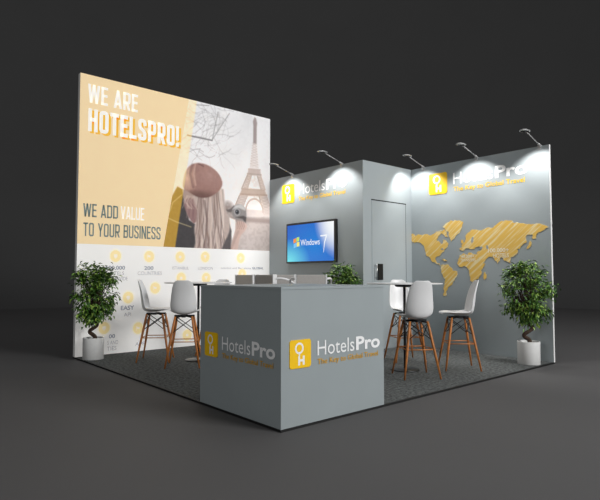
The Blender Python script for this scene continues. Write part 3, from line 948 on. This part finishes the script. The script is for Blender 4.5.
# ------------------------------------------------------------------ bar tables
def make_table():
    root = empty('bar_table', (0, 0, 0))
    R = 0.475
    MB().lathe([(0.0005, 1.086), (R - 0.004, 1.086), (R, 1.089), (R, 1.098), (R - 0.004, 1.101), (0.0005, 1.101)], 64, smooth=False).build('tabletop', M_white, root)
    MB().lathe([(0.0005, 1.05), (0.10, 1.05), (0.12, 1.062), (0.12, 1.086), (0.0005, 1.086)], 32, smooth=False).build('mounting_plate', M_black, root)
    MB().tube([(0, 0, 0.02), (0, 0, 1.05)], 0.017, 20).build('column', M_black, root)
    MB().lathe([(0.0005, 0.0), (0.175, 0.0), (0.18, 0.006), (0.172, 0.014), (0.06, 0.024), (0.0005, 0.024)], 48).build('base', M_steel, root)
    return root
tb = make_table()
tb.location = (T1[0], T1[1], 0)
tag(tb, 'round white bar table on a black column before the world map wall', 'table', 'round bar tables')
t2 = copy_tree(tb)
t2.location = (T2[0], T2[1], 0)
tag(t2, 'round white bar table on a black column in front of the tall poster', 'table', 'round bar tables')

# ------------------------------------------------------------------ upholstered stools behind the counter
def make_tub():
    root = empty('counter_armchair', (0, 0, 0))
    MB().prism(rounded_rect(-0.185, 0.78, 0.185, 1.205, 0.02), -0.02, 0.03).build('backrest', M_fabric, root, bevel=0.008)
    for x0 in (-0.207, 0.187):
        MB().prism(rounded_rect(x0, 0.76, x0 + 0.02, 1.212, 0.009), -0.024, 0.045).build('rim', M_white, root)
    MB().box(-0.20, 0.20, 0.70, 0.78, -0.03, 0.42).build('seat', M_fabric, root, bevel=0.02)
    for s in (-1, 1):
        pts = [(s * 0.20, 1.150, 0.03), (s * 0.235, 1.158, 0.07), (s * 0.262, 1.150, 0.13), (s * 0.270, 1.125, 0.22), (s * 0.268, 1.07, 0.31), (s * 0.25, 0.95, 0.35), (s * 0.215, 0.79, 0.34), (s * 0.19, 0.74, 0.33)]
        MB().tube(catmull(pts, 24), 0.014, 10).build('arm', M_white, root)
    MB().tube([(0, 0.02, 0.2), (0, 0.70, 0.2)], 0.03, 16).build('column', M_chrome, root)
    b = MB()
    b.tube([(0, 0.0, 0.2), (0, 0.018, 0.2)], [0.22, 0.215], 40)
    b.build('base', M_chrome, root)
    return root
# the outline above is drawn in local XY (Y up, Z forward); the root is turned upright
tub = make_tub()
GT = 'upholstered armchairs behind the counter'
tubs = [((1.93, 1.78), 0.72, 'grey square-backed armchair, the biggest and nearest one showing above the counter'),
        ((2.43, 3.00), 0.72, 'grey square-backed armchair under the television, just left of the biggest one'),
        ((1.756, 2.528), 1.55, 'grey square-backed armchair with a curved white arm before the poster edge'),
        ((2.35, 3.85), 1.40, 'grey square-backed armchair against the poster, leftmost above the counter')]
for i, ((x, y), a, lab) in enumerate(tubs):
    o = tub if i == 0 else copy_tree(tub)
    o.location = (x, y, 0)
    # a: compass angle (from +Y towards +X) the chair faces; its back is towards the camera
    o.rotation_euler = (PI / 2, 0, PI - a)
    tag(o, lab, 'armchair', GT)

# ------------------------------------------------------------------ potted trees
def make_plant(seed, xmax=9.0, ymax=9.0, cr=0.28):
    r = random.Random(seed)
    root = empty('potted_tree', (0, 0, 0))
    MB().lathe([(0.0005, 0.0), (0.140, 0.0), (0.143, 0.004), (0.146, 0.30), (0.144, 0.306), (0.132, 0.306), (0.130, 0.27), (0.130, 0.10)], 56).build('pot', M_pot, root)
    MB().lathe([(0.131, 0.27), (0.08, 0.282), (0.0005, 0.285)], 36).build('soil', M_soil, root)
    pts = []
    for k in range(40):
        t = k / 39
        z = 0.27 + 0.42 * t
        amp = 0.066 * min(1, t * 5) * (1 - 0.45 * t)
        a = -0.6 + PI * 4.0 * t
        pts.append((amp * math.cos(a) * 0.75, -amp * math.cos(a) * 0.66 + 0.02 * math.sin(a), z))
    tr = MB()
    tr.tube(pts, [0.030 - 0.012 * k / 39 for k in range(40)], 12)
    top = Vector(pts[-1])
    tips = []
    def crown(p):
        q = ((p.x) / cr, (p.y) / cr, (p.z - 0.945) / 0.40)
        return sum(abs(c) ** 2.6 for c in q) ** (1 / 2.6)
    bases = [Vector(pts[28]), Vector(pts[33]), top]
    for k in range(84):
        while True:
            p = Vector((r.uniform(-0.36, 0.36), r.uniform(-0.36, 0.36), r.uniform(0.56, 1.345)))
            d = crown(p)
            if p.x < xmax - 0.03 and p.y < ymax - 0.03 and d < 1.0 and r.random() < 0.12 + d ** 2:
                break
        tips.append(p)
        b = r.choice(bases)
        mid = b.lerp(p, 0.5) + Vector((r.uniform(-.04, .04), r.uniform(-.04, .04), r.uniform(0.0, .06)))
        tr.tube([b, mid, p], [0.008, 0.005, 0.002], 5, caps=False)
    tr.build('trunk', M_bark, root)
    lf = MB()
    def leaf(p, d, n, L, W, mi):
        d = d.normalized(); s = d.cross(n)
        if s.length < 1e-4:
            s = d.cross(Vector((1, 0, 0)))
        s.normalize(); up = s.cross(d)
        vs = [p, p + d * L * 0.35 + s * W + up * 0.006, p + d * L * 0.35 - up * 0.002, p + d * L * 0.35 - s * W + up * 0.006,
              p + d * L * 0.72 + s * W * 0.7 - up * 0.004, p + d * L * 0.72 - up * 0.012, p + d * L * 0.72 - s * W * 0.7 - up * 0.004, p + d * L - up * 0.024]
        fs = [(0, 2, 1), (0, 3, 2), (1, 2, 5, 4), (2, 3, 6, 5), (4, 5, 7), (5, 6, 7)]
        lf.add(vs, fs, mi, True)
    for p in tips:
        for k in range(30):
            q = p + Vector((r.gauss(0, .045), r.gauss(0, .045), r.gauss(0, .04)))
            if q.x > xmax - 0.08 or q.y > ymax - 0.08:
                continue
            out = Vector((q.x, q.y, (q.z - 0.85) * 0.5))
            d = out.normalized() * 0.7 + Vector((r.uniform(-1, 1), r.uniform(-1, 1), r.uniform(-0.8, 0.35)))
            n = Vector((r.uniform(-.5, .5), r.uniform(-.5, .5), 1)) + out * 0.8
            leaf(q, d, n, r.uniform(0.045, 0.075), r.uniform(0.011, 0.017), r.choice((0, 0, 1, 1, 2)))
    lf.build('foliage', M_leaf, root)
    return root
GP = 'small trees in white round pots'
for seed, loc, xm, ym, cr, lab in ((11, (4.46, 0.172, 0), 0.36, 9, 0.28, 'small tree with twisted trunk in white pot beside the world map wall'),
                           (23, (0.150, 4.47, 0), 9, 0.31, 0.235, 'small tree with twisted trunk in white pot at the left end of poster'),
                           (37, (3.31, 2.56, 0), 0.27, 9, 0.25, 'small tree behind the counter below the television')):
    o = make_plant(seed, xm, ym, cr)
    o.location = loc
    tag(o, lab, 'plant', GP)

# ------------------------------------------------------------------ arm spotlights on the wall tops
SPOT_W = 60
def make_lamp(loc, rz, yaw):
    """local: wall top at the origin, the arm reaches along -X"""
    root = empty('arm_spotlight', loc, rz)
    c = MB()
    c.box(-0.012, 0.047, -0.022, 0.022, 0.0, 0.012)
    c.box(-0.012, -0.001, -0.022, 0.022, -0.05, 0.0)
    c.build('clamp', M_lamp, root)
    a = MB()
    a.tube([(0.012, 0, 0.01), (-0.05, 0, 0.034)], [0.020, 0.013], 12)
    a.tube([(-0.05, 0, 0.034), (-0.40, 0, 0.137)], 0.0075, 10)
    a.build('arm', M_lamp, root)
    h = MB()
    # flat lozenge head, thin and slightly tipped to the wall
    vs, fs = [], []
    seg = 24
    for (rx, ry, z) in ((0.075, 0.045, -0.008), (0.100, 0.060, -0.004), (0.100, 0.060, 0.006), (0.080, 0.048, 0.012), (0.02, 0.015, 0.016)):
        for k in range(seg):
            w = 2 * PI * k / seg
            vs.append((-0.435 + rx * math.cos(w), ry * math.sin(w), 0.140 + z + 0.0 * rx * math.cos(w)))
    for i in range(4):
        for k in range(seg):
            k2 = (k + 1) % seg
            fs.append((i * seg + k, i * seg + k2, (i + 1) * seg + k2, (i + 1) * seg + k))
    fs.append(tuple(range(4 * seg, 5 * seg)))
    h.add(vs, fs, 0, True)
    hd = h.build('lamp_head', M_lamp, root)
    ld = bpy.data.lights.new('spot_beam', 'SPOT')
    ld.energy = SPOT_W
    ld.color = (1.0, 0.985, 0.96)
    ld.spot_size = math.radians(101)
    ld.spot_blend = 0.55
    ld.shadow_soft_size = 0.02
    lo = bpy.data.objects.new('spot_beam', ld)
    COL.objects.link(lo)
    lo.parent = root
    lo.location = (-0.435, 0, 0.120)
    lo.rotation_euler = (0, math.radians(-20), 0)
    return root
GL = 'arm spotlights along the wall tops'
for (x, y), lab in (((XR, 2.127), 'arm spotlight on the map wall in the corner by the storage block'),
                    ((XR, 1.123), 'arm spotlight on the middle of the map wall top'),
                    ((XR, 0.135), 'arm spotlight at the free right end of the map wall'),
                    ((BX, 4.114), 'arm spotlight over the television wall, nearest the poster'),
                    ((BX, 2.851), 'arm spotlight over the television wall, nearest the storage block corner')):
    tag(make_lamp((x, y, H), 0.0, 0), lab, 'spotlight', GL)

# ------------------------------------------------------------------ area lights out of view: a key and added fills
def area(name, loc, target, size, power, col=(1, 1, 1), size_y=None):
    ld = bpy.data.lights.new(name, 'AREA')
    ld.energy = power
    ld.color = col
    ld.size = size
    if size_y:
        ld.shape = 'RECTANGLE'; ld.size_y = size_y
    o = bpy.data.objects.new(name, ld)
    COL.objects.link(o)
    o.location = loc
    d = Vector(target) - Vector(loc)
    o.rotation_euler = d.to_track_quat('-Z', 'Y').to_euler()
    return o
area('key_light', (4.0, -9.8, 6.0), (2.4, 2.4, 0.8), 4.0, 1230)
area('fill_light', (-12.0, -2.5, 4.0), (2.4, 2.4, 1.8), 4.0, 290)
area('overhead_fill', (2.4, 2.4, 24.0), (2.4, 2.4001, 0), 30.0, 1250)  # unseen, added to lift the far floor and soften shadows
area('top_fill', (5.0, -1.0, 9.0), (4.0, 0.5, 0), 5.0, 110)  # unseen, added to brighten the floor on the right

wd = bpy.data.worlds.new('studio')
sc.world = wd
wd.use_nodes = True
wd.node_tree.nodes['Background'].inputs['Color'].default_value = (0.9, 0.95, 1.0, 1)
wd.node_tree.nodes['Background'].inputs['Strength'].default_value = 0.03

# ------------------------------------------------------------------ camera
cd = bpy.data.cameras.new('camera')
cam = bpy.data.objects.new('camera', cd)
COL.objects.link(cam)
cam.location = (-2.5976, -3.2147, 1.20)
cd.sensor_width = 36.0
cd.lens = 525.28 / 600.0 * 36.0
yaw, pitch = 0.71557, 0.04794
fw = Vector((math.sin(yaw) * math.cos(pitch), math.cos(yaw) * math.cos(pitch), math.sin(pitch)))
cam.rotation_euler = fw.to_track_quat('-Z', 'Y').to_euler()
sc.camera = cam

vs_ = sc.view_settings
vs_.view_transform = 'Standard'
vs_.look = 'None'
vs_.gamma = 1.0
vs_.use_curve_mapping = False
vs_.exposure = 0.0
